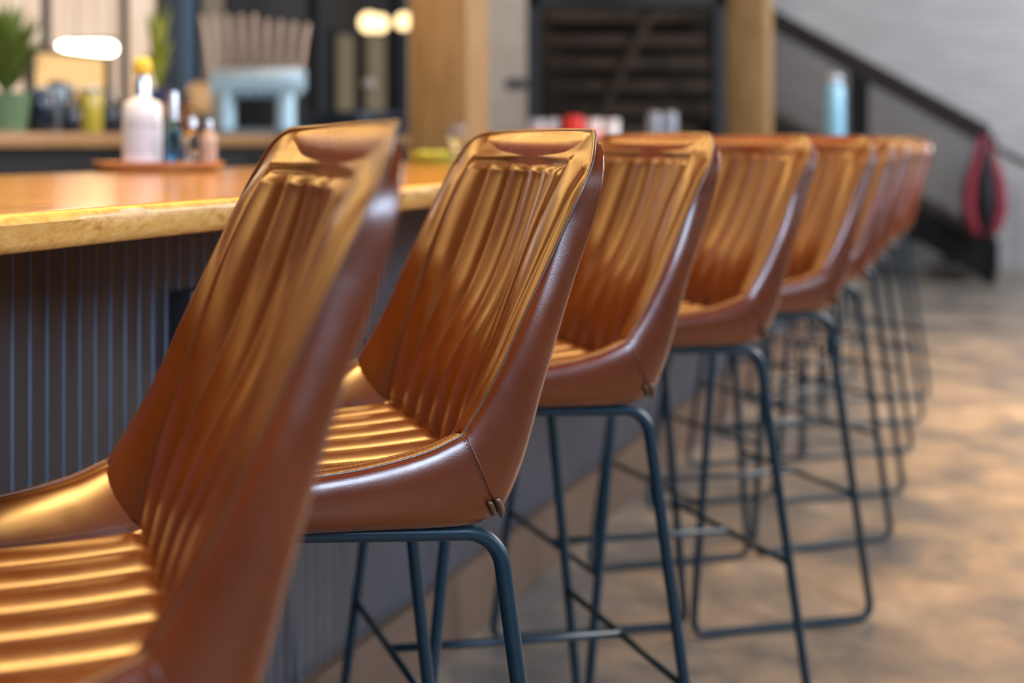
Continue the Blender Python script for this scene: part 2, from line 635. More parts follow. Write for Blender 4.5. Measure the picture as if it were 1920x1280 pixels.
def build_shell(parent):
    ss = [0, .02, .04, .07, .1, .15, .22, .3, .4, .5, .6, .7, .78, .85, .9, .94, .97, 1.0, 1.03, 1.06, 1.1, 1.15, 1.2, 1.27, 1.34, 1.42, 1.5,
          1.58, 1.66, 1.74, 1.8, 1.85, 1.89, 1.92, 1.945, 1.965, 1.98, 1.99, 2.0]
    # columns: rim -> side wall -> rounded rear corner -> rear/under face
    ks = [0, .01, .025, .05, .09, .14, .2, .26, .32, .45, .58, .68, .76, .83, .89, .94, .98, 1.0]       # side section
    wr = [0.212, 0.19, 0.15, 0.10, 0.05, 0.0]                                       # rear section
    vs, n = [], 0
    rows = []
    for s in ss:
        row = []
        for sg in (-1, 1):
            half = []
            rim = inner(sg * WM, s)
            rb, rz = interp(RB_, s), interp(RZ_, s) + DZ
            top = smooth01((s - 1.80) / 0.2)
            corner_w = 0.216
            # rear corner point at this station; near the top it pulls in with the rounded corner
            if s > 1.6:
                f = (s - 1.6) / 0.4
                zt = ztop(corner_w) + DZ
                rzc = rz * (1 - f ** 2) + min(rz, zt) * f ** 2
            else:
                rzc = rz
            rc = Vector((rb, sg * corner_w, rzc))
            for k in ks:
                # superellipse style fold: down the wall first, then under
                a = k * pi / 2
                p = rim.lerp(rc, k)
                bulge = sin(pi * min(1.0, k * 1.02)) * 0.5 + (k ** 3) * (1 - k) * 2.2
                # push outwards (w) so the wall stays upright before the corner turns in
                wv = sg * (WM + (corner_w - WM) * (1 - sqrt(max(0, 1 - k ** 5))) + 0.010 * sqrt(max(0, 1 - (1 - min(1, k / 0.34)) ** 2)) * (1 - k ** 3) * min(1, s / .1) * (1 if s < 1.85 else max(0, (2 - s) / .15)))
                p.y = wv
                # round the lower rear edge
                out = 0.006 * sin(pi * k) * (1 if s < 1.9 else (2.0 - s) / 0.1)
                if s > 1:
                    p.x += out * 1.3
                else:
                    p.z -= out * 0.8
                zc = ZT - RC + DZ
                if s > 1.5:
                    hw = WM + (abs(p.y) - WM) * smooth01((zc + 0.01 - p.z) / 0.16) if abs(p.y) > WM else abs(p.y)
                    if p.z > zc:
                        hw = min(hw, WM - RC + sqrt(max(0.0, RC * RC - (p.z - zc) ** 2)))
                    p.y = sg * hw
                half.append(p)
            for w in wr:
                f = abs(w) / corner_w
                if s > 1.6:
                    fz = ((s - 1.6) / 0.4)
                    tz = ztop(w) - ztop(0)
                    z = rz + tz * fz ** 3
                else:
                    z = rz
                bow = 0.010 * (1 - f * f) * (smooth01((s - 1.0) / 0.2)) * (1 - top)
                zz = z
                if s >= 1.999:
                    q = inner(sg * w, 2.0)
                    p = q.copy()
                elif s > 1.955:
                    q = inner(sg * w, 2.0)
                    g = smooth01((s - 1.955) / 0.045)
                    p = Vector((rb + bow, sg * w, zz)).lerp(Vector((q.x + 0.004, sg * w, q.z)), g)
                else:
                    p = Vector((rb + bow, sg * w, zz))
                half.append(p)
            if s >= 1.999:
                for i_, k in enumerate(ks):
                    w_ = WM + (corner_w - WM) * k
                    half[i_] = inner(sg * w_, 2.0)
            if s <= 0.001:
                for i_, k in enumerate(ks):
                    w_ = WM + (corner_w - WM) * k
                    half[i_] = inner(sg * w_, 0)
                for i_, w in enumerate(wr):
                    half[len(ks) + i_] = inner(sg * w, 0)
            row.append(half)
        full = row[0] + row[1][::-1][1:]
        rows.append(full)
    n = len(rows[0])
    for r in rows:
        vs += r
    fs = []
    for i in range(len(rows) - 1):
        for j in range(n - 1):
            fs.append((i * n + j, (i + 1) * n + j, (i + 1) * n + j + 1, i * n + j + 1))
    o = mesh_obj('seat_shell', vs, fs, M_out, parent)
    return o, ss, rows, len(ks)


def fillet(pts, rad, seg=7):
    """closed polyline with rounded corners"""
    out = []
    n = len(pts)
    for i in range(n):
        p0, p1, p2 = pts[i - 1], pts[i], pts[(i + 1) % n]
        d0, d1 = (p0 - p1).normalized(), (p2 - p1).normalized()
        ang = d0.angle(d1)
        r = rad[i]
        L = r / math.tan(ang / 2)
        a, c = p1 + d0 * L, p1 + d1 * L
        bis = (d0 + d1).normalized()
        ctr = p1 + bis * (r / sin(ang / 2))
        va, vc = a - ctr, c - ctr
        tot = va.angle(vc)
        for k in range(seg + 1):
            t = k / seg
            v = (va * sin((1 - t) * tot) + vc * sin(t * tot)) / sin(tot)
            out.append(ctr + v)
    return out


def make_stool():
    root = empty('bar_stool', (0, 0, 0))
    shell, ss, rows, nk = build_shell(root)
    shell['label'] = 'smooth brown leather outer shell'
    ws = ws_list(12)
    s_seat = [i / 46 for i in range(47)]
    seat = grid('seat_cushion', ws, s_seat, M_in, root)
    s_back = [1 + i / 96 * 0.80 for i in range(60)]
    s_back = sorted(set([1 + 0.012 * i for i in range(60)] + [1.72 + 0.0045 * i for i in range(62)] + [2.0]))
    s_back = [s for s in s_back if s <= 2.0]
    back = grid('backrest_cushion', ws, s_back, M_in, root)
    # stitched seams
    lines_b, lines_s = [], []
    def col(w, s0, s1, n=70, flip=False):
        return [(inner(w, s0 + (s1 - s0) * i / n), inner_n(w, s0 + (s1 - s0) * i / n)) for i in range(n + 1)]
    for i in range(NCH + 1):
        w = -WP + 2 * WP * i / NCH
        off = 0.0015 if i in (0, NCH) else 0.0022
        lines_b.append(col(w + (off if i < NCH else -off), 1.03, 1.885))
        if 0 < i < NCH:
            lines_s.append(col(w + off, 0.05, 0.97))
    for sg in (-1, 1):
        lines_s.append(col(sg * (WP + 0.006), 0.05, 0.99))
        lines_s.append(col(sg * 0.229, 0.05, 0.99))
    n = 60
    top = []
    for i in range(n + 1):
        w = -WP + 2 * WP * i / n
        cz = ZC0
        s = 1 + (1.1275 - cz) / (ztop(w) - cz)
        top.append((inner(w, s), inner_n(w, s)))
    lines_b.append(top)
    stitches(lines_b, 'stitching', M_thread, back)
    stitches(lines_s, 'stitching', M_thread, seat)
    # piping round the whole rim
    rim = []
    for s in [i / 40 for i in range(41)]:
        rim.append(inner(-WM, s))
    for i in range(1, 60):
        rim.append(inner(-WM, 1 + i / 60))
    top = [inner(w, 2.0) for w in sorted(set([-WM * cos(pi * i / 60) for i in range(61)]))]
    rim += top
    for i in range(59, 0, -1):
        rim.append(inner(WM, 1 + i / 60))
    for s in [i / 40 for i in range(40, -1, -1)]:
        rim.append(inner(WM, s))
    rim += [inner(w, 0) for w in [WM - 2 * WM * i / 30 for i in range(1, 30)]]
    mb = MB()
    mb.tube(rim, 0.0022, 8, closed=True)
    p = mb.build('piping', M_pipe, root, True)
    # the piping's dark colour takes the place of the rim seam's shadow
    # side seam of the shell: from the rim corner down to the rear lower corner, with stitches
    si = ss.index(1.0)
    lines = []
    for sg in (0, 1):
        seq = rows[si][:nk] if sg == 0 else rows[si][::-1][:nk]
        nn = Vector((0, -1 if sg == 0 else 1, 0))
        lines.append([(q, nn) for q in seq[1:]])
    for l_ in lines:
        stitches([l_], 'side_seam', M_thread_dark, root, 0.0042, 0.0030, 0.0009, 0.0003)
    for sg in (0, 1):
        cord = MB()
        seq = rows[si][:nk] if sg == 0 else rows[si][::-1][:nk]
        yy = -1 if sg == 0 else 1
        cord.tube([q + Vector((0.003, yy * 0.0006, 0.0008)) for q in seq[:-1]], 0.0011, 6)
        cord.build('seam_welt', M_out, root, True)
    # small leather tab folded over the lower rear corner
    for sg in (0, 1):
        seq = rows[si][:nk] if sg == 0 else rows[si][::-1][:nk]
        yy = -1 if sg == 0 else 1
        base = seq[-4]
        d = (seq[-3] - seq[-6]).normalized()
        tb = MB()
        for off, hh, th in ((-0.0045, 0.013, 0.003), (0.0045, 0.0165, 0.0034)):
            pts, rr = [], []
            for i in range(9):
                t = i / 8
                c = base + d * (hh * 2.1 * (t - 0.75)) + Vector((off + 0.0015 * sin(t * pi), yy * (0.0022 + 0.0030 * sin(t * pi)), 0))
                pts.append(c)
                rr.append(th * (0.55 + 0.45 * sin(pi * (0.12 + 0.76 * t))))
            tb.tube(pts, rr, 8)
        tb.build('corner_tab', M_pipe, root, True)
    # steel base
    a, wt, ht, tl = 0.152, 0.196, 0.728, -0.004
    fb, rb, wb = -0.240, 0.239, 0.2375
    r = 0.0090
    for sg in (-1, 1):
        P = [Vector((-a, sg * wt, ht - tl)), Vector((a, sg * wt, ht + tl)), Vector((rb, sg * wb, r + 0.001)), Vector((fb, sg * wb, r + 0.001))]
        mb = MB()
        mb.tube(fillet(P, [0.042, 0.042, 0.03, 0.03], 9), r, 14, closed=True)
        mb.build('side_frame', M_steel, root, True)
    hb = 0.3005
    t = 1 - hb / ht
    br, bf, bw = a + (rb - a) * t, -a + (fb + a) * t, wt + (wb - wt) * t
    for b_ in (br, bf):
        mb = MB()
        mb.tube([(b_, -bw, hb), (b_, 0, hb), (b_, bw, hb)], 0.0062, 10)
        mb.build('stretcher', M_steel, root, True)
    mb = MB()
    mb.tube([(bf, 0, hb), (0, 0, hb), (br, 0, hb)], 0.0066, 10)
    mb.build('footrest_bar', M_steel, root, True)
    for b_ in (-0.10, 0.09):
        mb = MB()
        mb.box((b_, 0, ht + 0.002), (0.03, wt * 2, 0.005), 0.001)
        mb.build('seat_mounting_bar', M_steel, root)
    return root


SP = [(-0.187, 0.990, 0.144), (0.0983, 1.567, 0.1366), (0.4486, 2.1945, 0.1607), (0.8526, 2.7785, 0.1875), (1.214, 3.280, 0.24),
      (1.562, 3.885, 0.32), (1.857, 4.395, 0.26), (2.173, 4.959, 0.26), (2.485, 5.480, 0.25), (2.782, 5.992, 0.24)]
SL = ['nearest brown leather bar stool, blurred and cut off at lower left',
      'brown leather bar stool in sharp focus, second from the camera',
      'brown leather bar stool directly behind the sharply focused one, third from the camera',
      'blurred brown leather bar stool, fourth from the camera in the row',
      'blurred brown leather bar stool, fifth in the row, its whole floor runner in view',
      'blurred brown leather bar stool, sixth in the row along the bar',
      'small blurred brown leather bar stool, seventh in the row along the bar',
      'small blurred brown leather bar stool, eighth in the row, third from the far end',
      'small blurred brown leather bar stool, ninth in the row, last but one',
      'farthest brown leather bar stool at the far end of the row']
proto = make_stool()
for i, (x, y, r) in enumerate(SP):
    o = proto if i == 0 else copy_tree(proto)
    o.location = (x, y, 0)
    o.rotation_euler = (0, 0, r)
    tag(o, SL[i], 'bar stool', 'leather bar stools along the counter')

# ------------------------------------------------------------------ the bar
T0, T1 = -1.6, 8.6
bt = empty('grooved_bar', bar(0, PAN), BZ)
tag(bt, 'dark grooved board front of the bar under the wood counter', 'bar')
# grooved boards: profile across t, extruded vertically. local: x=-N, y=U
mb = MB()
prof = []
g = 0.0351
t = T0
gr0 = 1.2955
k0 = math.floor((T0 - gr0) / g)
while True:
    c = gr0 + k0 * g
    k0 += 1
    if c < T0 + 0.01:
        continue
    if c > T1 - 0.02:
        break
    prof += [(c - 0.0040, 0.0), (c - 0.0034, -0.0020), (c - 0.0027, 0.0006), (c - 0.0015, 0.0018), (c, 0.0022), (c + 0.0015, 0.0018), (c + 0.0027, 0.0006), (c + 0.0034, -0.0020), (c + 0.0040, 0.0)]
prof = [(T0, 0.0)] + prof + [(T1, 0.0)]
vs, fs = [], []
for (tt, d) in prof:
    vs += [(d, tt, 0.10), (d, tt, 1.04)]
pfm = []
for i in range(len(prof) - 1):
    fs.append((2 * i, 2 * i + 2, 2 * i + 3, 2 * i + 1))
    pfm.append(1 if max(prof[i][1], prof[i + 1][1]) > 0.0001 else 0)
k = len(vs)
vs += [(-0.03, T0, 0.10), (-0.03, T1, 0.10), (-0.03, T1, 1.04), (-0.03, T0, 1.04)]
fs += [(k, k + 3, k + 2, k + 1), (0, 1, k + 3, k), (2 * len(prof) - 2, k + 1, k + 2, 2 * len(prof) - 1)]
M_panel = panel_mat()
pfm += [0, 0, 0]
M_bead = mat('bead_sky_sheen', (0.10, 0.13, 0.18), 0.4)  # pale blue paints in the sky light that rounded beads catch
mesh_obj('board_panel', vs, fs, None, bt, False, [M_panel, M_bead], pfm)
mb = MB()
mb.box((0.010, (T0 + T1) / 2, 0.083), (0.03, T1 - T0, 0.164), 0.002)
M_kick = mat('brown_metal_kick', (0.14, 0.085, 0.055), 0.5, 0.2)
mb.build('kick_board', M_kick, bt)
mb = MB()
mb.box((-0.10, T1 + 0.0, 0.52), (0.20, 0.03, 1.02))
mb.build('end_panel', M_panel, bt)
mb = MB()
mb.box((-0.09, (T0 + T1) / 2, 0.55), (0.12, T1 - T0 - 0.02, 0.90))
mb.build('bar_carcass', M_black, bt)

# live edge counter
CT, CB_, NF, NBK = 1.0665, 1.0255, 0.888, 1.93
vs, fs, fm = [], [], []
M_ = 420
cols = 0
sec = None
for i in range(M_ + 1):
    t = T0 - 0.2 + (T1 + 0.35 - T0 + 0.2) * i / M_
    e = 0.014 * noise.noise(Vector((t * 1.6, 0.3, 0))) + 0.006 * noise.noise(Vector((t * 5.1, 1.3, 0)))
    e2 = 0.010 * noise.noise(Vector((t * 2.3, 4.3, 0)))
    d1 = 0.003 * noise.noise(Vector((t * 7.0, 7.7, 0)))
    z = lambda f: CB_ + (CT - CB_) * f
    ring = [(NBK, CT), (1.7, CT), (1.3, CT), (1.05, CT), (NF + 0.03 + e, CT), (NF + 0.008 + e, CT - 0.0004), (NF + 0.002 + e, CT - 0.003),
            (NF - 0.001 + e + d1, z(.75)), (NF + 0.001 + e - d1 + e2 * .3, z(.5)), (NF + 0.004 + e + e2 * .6, z(.25)), (NF + 0.009 + e + e2, z(.06)),
            (NF + 0.014 + e + e2, CB_), (1.2, CB_), (NBK, CB_)]
    for n_, z_ in ring:
        p = bar(t, n_, z_)
        vs.append(p)
    cols = len(ring)
for i in range(M_):
    for j in range(cols - 1):
        fs.append((i * cols + j, i * cols + j + 1, (i + 1) * cols + j + 1, (i + 1) * cols + j))
        fm.append(0 if j < 5 else 1)
fs.append(tuple(range(cols)))
fs.append(tuple(M_ * cols + j for j in range(cols - 1, -1, -1)))
fs += [(i * cols, (i + 1) * cols, (i + 1) * cols + cols - 1, i * cols + cols - 1) for i in range(M_)]
fm += [1, 1] + [1] * M_
o = mesh_obj('counter_slab', vs, fs, None, None, True, [M_slabtop, M_slabedge], fm)
fix_normals(o)
autosmooth(o, 50)
tag(o, 'glossy honey coloured live edge wood counter along the top of the bar', 'counter')

# rear legs/cabinet that carries the deep counter
mb = MB()
mb.box((0, 0, 0), (0.30, T1 - T0 - 0.2, 1.022), 0.004)
o = mb.build('under_counter_cabinet', M_black)
o.location = bar((T0 + T1) / 2, 1.70, 0.512)
o.rotation_euler = (0, 0, BZ)
tag(o, 'black cabinet below the rear edge of the counter', 'cabinet')

# outlet box on the panel
ob = empty('outlet_box', bar(1.725, PAN - 0.001, 0.845), BZ)
tag(ob, 'dark metal power outlet box mounted on the grooved bar front', 'outlet')
mb = MB()
mb.box((0.018, 0, 0), (0.036, 0.13, 0.13), 0.003)
autosmooth(mb.build('housing', mat('outlet_metal', (0.05, 0.05, 0.055), 0.35, 0.5), ob))
mb = MB()
mb.box((0.038, 0, 0), (0.004, 0.105, 0.105), 0.001)
for sy in (-0.025, 0.025):
    mb.box((0.041, sy, 0.02), (0.004, 0.034, 0.030), 0.002)
    mb.box((0.041, sy, -0.02), (0.004, 0.034, 0.030), 0.002)
mb.build('cover_plate', mat('outlet_plate', (0.02, 0.02, 0.02), 0.4), ob)


# ------------------------------------------------------------------ things on the counter
def ground(px, py, z):
    """point of the plane z seen at a pixel"""
    Y = (H - z) * F / (py - HY)
    return Vector(((px - CXP) / F * Y, Y, z))


def ctr(px, Y, z=None):
    return Vector(((px - CXP) / F * Y, Y, CT if z is None else z))


Yt = 3.15
tr = empty('serving_tray', ctr(296, Yt), BZ * 0.3)
tag(tr, 'oval reddish wood serving tray holding the bottles', 'tray')
mb = MB()
prof = [(0.001, 0.004), (0.13, 0.004), (0.165, 0.006), (0.183, 0.016), (0.190, 0.028), (0.186, 0.029), (0.178, 0.020), (0.160, 0.012), (0.12, 0.010), (0.001, 0.010)]
R = Matrix.Diagonal((0.86, 0.55, 1.0))
mb.lathe(prof, (0, 0, -0.004), 48, R)
autosmooth(mb.build('tray_body', M_traywood, tr))

M_label = mat('white_bottle_paint', (0.80, 0.87, 0.97), 0.45)
M_clear = glass('clear_glass', (0.93, 0.96, 0.97))
M_blue = glass('blue_glass', (0.10, 0.42, 0.68))
M_ink = mat('grey_label_print', (0.28, 0.29, 0.34), 0.6)
M_yellow = mat('yellow_cap', (0.85, 0.62, 0.06), 0.5)
M_silver = mat('pourer_steel', (0.62, 0.66, 0.72), 0.28, 0.9)
TZ = CT + 0.006


def px2m(px, Y):
    return px * Y / F


def bottle(px, w, h_shoulder, h_neck, neck_w, body_m, neck_m, label, cap_m=None, cap_h=0.0, Y=Yt, print_=False, dy=0.0, group=None, lbl=False):
    Y = Y + dy
    b_ = empty('bottle', ctr(px, Y, TZ))
    r, rn = w / 2, neck_w / 2
    mb = MB()
    sh = h_shoulder
    mb.lathe([(r * .92, 0.0), (r, 0.006), (r, sh - 0.012), (r * .95, sh - 0.003), (r * .80, sh + 0.004), (rn * 1.25, sh + 0.010), (rn * 1.1, sh + 0.018), (0.001, sh + 0.018)], seg=28)
    autosmooth(mb.build('body', body_m, b_), 60)
    mb = MB()
    mb.lathe([(rn * 1.15, sh + 0.0181), (rn * 1.1, sh + 0.03), (rn, h_neck - 0.01), (rn * .8, h_neck), (0.001, h_neck)], seg=20)
    autosmooth(mb.build('neck', neck_m, b_), 60)
    if cap_m:
        mb = MB()
        mb.lathe([(rn * 1.0, h_neck + .0005), (rn * 1.35, h_neck + 0.004), (rn * 1.35, h_neck + cap_h * .7), (rn * .9, h_neck + cap_h), (0.001, h_neck + cap_h)], seg=18)
        autosmooth(mb.build('cap', cap_m, b_), 60)
    if print_:
        # rows of small printed words, as bands of short raised dashes
        mb = MB()
        rr = random.Random(3)
        for row in range(9):
            z = sh * (0.26 + 0.066 * row)
            a = -2.5
            while a < -0.7:
                L = rr.uniform(0.06, 0.26)
                n = 4
                hh = 0.0022 if row != 6 else 0.004
                vs = []
                for k in range(n + 1):
                    aa = a + L * k / n
                    for zz in (z - hh, z + hh):
                        vs.append(((r + .0006) * cos(aa), (r + .0006) * sin(aa), zz))
                mb.add(vs, [(2 * k, 2 * k + 2, 2 * k + 3, 2 * k + 1) for k in range(n)])
                a += L + 0.07
        mb.build('printed_label', M_ink, b_)
    tag(b_, label, 'bottle', group)
    return b_


bottle(267, 0.096, 0.160, 0.229, 0.034, M_label, M_silver, 'large white printed bottle with a yellow cap on the wood tray', M_yellow, 0.040, print_=True)
bottle(326, 0.036, 0.100, 0.186, 0.017, M_blue, M_silver, 'slim blue glass bottle with steel pourer beside the large white bottle', dy=-0.03)
bottle(312, 0.030, 0.100, 0.125, 0.015, mat('dark_glass', (0.02, 0.03, 0.06), 0.1), M_black, 'dark small bottle between the large white bottle and the blue one', dy=0.05)
bottle(361, 0.033, 0.083, 0.125, 0.015, M_clear, M_silver, 'small clear glass bottle right of the blue one on the tray', dy=-0.01)
bottle(392, 0.038, 0.081, 0.118, 0.015, mat('cream_liquid_glass', (0.66, 0.50, 0.42), 0.12, 0, Transmission_Weight=0.35), M_silver, 'small pinkish cream bottle at the right end of the tray', dy=-0.02)
# tiny metal glints: pourer collars come with the necks

pl = empty('serving_dish', ctr(812, 4.4))
tag(pl, 'shallow yellow green dish on the counter beside the timber post', 'dish')
mb = MB()
mb.lathe([(0.05, 0.0), (0.056, 0.004), (0.085, 0.022), (0.094, 0.034), (0.090, 0.034), (0.078, 0.024), (0.05, 0.009), (0.001, 0.008)], seg=36)
autosmooth(mb.build('dish_body', mat('lime_ceramic', (0.62, 0.66, 0.10), 0.3), pl), 60)
for k in range(6):
    mb = MB()
    a = k * 1.05
    mb.lathe([(0.001, -.016), (.012, -.012), (.017, 0), (.012, .012), (.001, .016)], (0.038 * cos(a), 0.038 * sin(a), 0.026), 14)
    q = mb.build('lime_wedge', mat('lime_skin', (0.50, 0.58, 0.08), 0.4) if k == 0 else bpy.data.materials['lime_skin'], None, True)
    q.location = ctr(812, 4.4)
    tag(q, 'yellow green lime piece lying in the shallow dish', 'lime', 'limes in the dish')

gl = empty('stemmed_glass', ctr(856, 4.3))
tag(gl, 'clear glass standing behind the dish by the timber post', 'glass')
mb = MB()
mb.lathe([(0.030, 0), (0.031, .002), (0.006, .006), (0.004, .05), (0.018, .062), (0.030, .080), (0.033, .105), (0.030, .125), (0.0288, .125), (0.031, .105), (0.028, .081), (0.014, .064), (0.001, .062)], seg=24)
autosmooth(mb.build('glass_body', M_clear, gl), 60)

# cups, red box: row on the counter behind the second stool
M_cup = mat('pale_cup', (0.82, 0.88, 0.92), 0.35)
M_pink = mat('pink_band', (0.85, 0.22, 0.26), 0.4)
M_red = mat('red_paper', (0.75, 0.03, 0.03), 0.4)
cups = [(1005, 6.3, 'leftmost pale cup with a pink band beside the red carton'), (1034, 6.2, 'pale cup with a pink band touching the left side of the red carton'),
        (1112, 6.2, 'pale cup with a pink band right of the red carton'), (1146, 6.3, 'rightmost pale blue cup beside the red carton')]
for i, (px, Y, lb) in enumerate(cups):
    c_ = empty('paper_cup', ctr(px, Y))
    mb = MB()
    hh = 0.178
    mb.lathe([(0.030, 0), (0.034, hh * .5), (0.039, hh), (0.041, hh + .002), (0.037, hh + .002), (0.029, 0.01), (0.001, 0.01)], seg=24)
    autosmooth(mb.build('cup_body', M_cup, c_), 60)
    if i < 3:
        mb = MB()
        mb.lathe([(0.0318, 0.02), (0.0322, .02), (0.0378, .128), (0.0366, .128)], seg=24)
        mb.build('cup_band', M_pink, c_, True)
    tag(c_, lb, 'cup', 'pale cups on the far counter')
rb_ = empty('drinks_carton', ctr(1076, 6.15), BZ)
mb = MB()
mb.box((0, 0, 0.095), (0.07, 0.065, 0.186), 0.003)
autosmooth(mb.build('carton_body', M_red, rb_))
mb = MB()
mb.box((0, 0, 0.190), (0.058, 0.05, 0.006), 0.002)
mb.build('carton_lid', M_red, rb_)
tag(rb_, 'bright red carton standing between the pale cups on the counter', 'carton')

for px, lb in ((1227, 'left one of two upturned glasses on the counter past the red carton'), (1256, 'right one of two upturned glasses on the counter past the red carton')):
    c_ = empty('tumbler', ctr(px, 6.7))
    mb = MB()
    mb.lathe([(0.034, 0), (0.036, 0.10), (0.036, .19), (0.033, .215), (0.020, .226), (0.001, .226)], seg=24)
    autosmooth(mb.build('glass_body', mat('milky_blue_glass', (0.42, 0.50, 0.62), 0.2, 0, Transmission_Weight=0.5) if px == 1227 else bpy.data.materials['milky_blue_glass'], c_), 60)
    tag(c_, lb, 'glass', 'tumblers on the counter')

wt = empty('water_dispenser', ctr(1564, 7.2))
tag(wt, 'tall pale blue glass bottle on the far end of the counter', 'bottle')
mb = MB()
mb.lathe([(0.050, 0), (0.053, 0.01), (0.053, 0.36), (0.050, 0.375), (0.036, 0.39), (0.032, 0.40), (0.001, 0.40)], seg=28)
autosmooth(mb.build('body', mat('pale_blue_glass', (0.22, 0.52, 0.78), 0.2, 0, Transmission_Weight=0.2), wt), 60)
mb = MB()
mb.lathe([(0.036, 0.4005), (0.041, 0.405), (0.041, 0.43), (0.028, 0.44), (0.001, 0.441)], seg=24)
autosmooth(mb.build('stopper', mat('grey_blue_stopper', (0.35, 0.42, 0.55), 0.4), wt), 60)

# ------------------------------------------------------------------ timber posts
def post(name, px, Y, s, label, h=5.0, brace=False):
    c = Vector(((px - CXP) / F * Y, Y, 0))
    p = empty(name, (c.x, c.y, 0), BZ)
    mb = MB()
    mb.box((0, 0, h / 2), (s, s, h), 0.008)
    autosmooth(mb.build('post_shaft', M_post, p))
    mb = MB()
    mb.box((0, 0, 0.06), (s + 0.03, s + 0.03, 0.12), 0.004)
    mb.build('post_base', M_black, p)
    tag(p, label, 'post')
    return p


p1 = post('timber_post', 843, 5.60, 0.262, 'thick square timber post rising behind the counter, pale right side')
post('timber_post', 1406, 9.2, 0.262, 'brown square timber post in front of the stairs')

# ------------------------------------------------------------------ back bar
BN = 3.25
bb = empty('back_counter', bar(0, BN), BZ)
tag(bb, 'back bar counter with wood top over black doors', 'counter')
# the slab sits just under eye level
mb = MB()
mb.box((-0.30, 3.0, 1.1455), (0.62, 9.4, 0.058), 0.006)
autosmooth(mb.build('counter_top', M_backwood, bb))
mb = MB()
mb.box((-0.32, 3.0, 0.557), (0.56, 9.3, 1.114))
mb.build('cabinet_body', mat('black_cabinet_paint', (0.004, 0.0045, 0.006), 0.8), bb)
for k in range(9):
    mb = MB()
    mb.box((-0.032, -1.2 + k * 1.02, 0.60), (0.02, 0.98, 0.96), 0.004)
    d = mb.build('cabinet_door', bpy.data.materials['black_cabinet_paint'], bb)
    mb = MB()
    mb.tube([(0.0, -1.2 + k * 1.02 + 0.38, 0.86), (0.0, -1.2 + k * 1.02 + 0.38, 1.0)], 0.005, 8)
    mb.build('door_handle', M_black, d, True)
BT = 1.1755


def onback(px, n):
    """point on the back counter seen in column px, at lateral offset n"""
    k = (px - CXP) / F
    Y = n / (N.x * k + N.y)
    return Vector((k * Y, Y, BT))


# beer tap tower
Q = onback(485, 3.42)
Yq = Q.y
M_chrome = mat('brushed_blue_steel', (0.42, 0.62, 0.74), 0.35, 0.3)
tw = empty('tap_tower', Q, math.radians(-12))
tag(tw, 'brushed steel beer tap tower on two legs with a row of tan handles', 'beer tap tower')
sc = Yq / F
def tz(py):
    return H - (py - HY) * sc - BT
z_top, z_bot = tz(128), tz(172)
W2 = 88 * sc
mb = MB()
mb.box((0, 0, (z_top + z_bot) / 2), (2 * W2, 0.11, z_top - z_bot), 0.012)
autosmooth(mb.build('manifold', M_chrome, tw))
for x in (-62, 52):
    mb = MB()
    mb.lathe([(0.001, 0), (19 * sc * 1.25, 0.0), (19 * sc * 1.25, 0.008), (18 * sc, 0.016), (18 * sc, z_bot - 0.0005)], (x * sc, 0, 0), 26)
    autosmooth(mb.build('tower_leg', M_chrome, tw))
mb = MB()
mb.box((0, 0, z_bot - 0.02), (1.5 * W2, 0.07, 0.035), 0.01)
mb.build('drip_rail', mat('dark_blue_steel', (0.10, 0.22, 0.32), 0.35, 0.7), tw)
M_handle = wood('tap_handle_wood', [(0.66, 0.47, 0.36), (0.88, 0.68, 0.54)], (6, 6, 1), 0.45)
for i in range(9):
    x = (-1 + 0.06 + 1.88 * i / 8) * W2
    tp = MB()
    tp.tube([(x, -0.056, z_bot + 0.03), (x, -0.09, z_bot + 0.02), (x, -0.105, z_bot - 0.03)], [0.011, 0.011, 0.008], 10)
    tp.lathe([(0.012, 0), (0.012, 0.02), (0.007, 0.03), (0.007, 0.035)], (x, -0.085, z_bot + 0.03), 12)
    f = tp.build('tap', M_chrome, tw, True)
    hd = MB()
    lean = 0.05 - 0.012 * i
    zz = z_bot + 0.066
    hh = tz(30 if i < 5 else 40 + 3 * (i - 5)) - zz
    hd.tube([(x, -0.085, zz), (x - lean * .25, -0.088, zz + hh * .25), (x - lean * .7, -0.095, zz + hh * .75), (x - lean, -0.10, zz + hh)], [0.007, 0.0095, 0.0115, 0.009], 12)
    hd.build('tap_handle', M_handle, f, True)
mb = MB()
mb.box((20 * sc, -0.06, 0.014), (2.1 * W2, 0.22, 0.026), 0.006)
mb.build('drip_tray', mat('drip_tray_steel', (0.20, 0.28, 0.36), 0.35, 0.6), tw)

# plant on the back counter at the far left
M_leaf = mat('green_leaf', (0.10, 0.15, 0.025), 0.5)
M_leaf2 = mat('yellow_green_leaf', (0.28, 0.30, 0.03), 0.5)


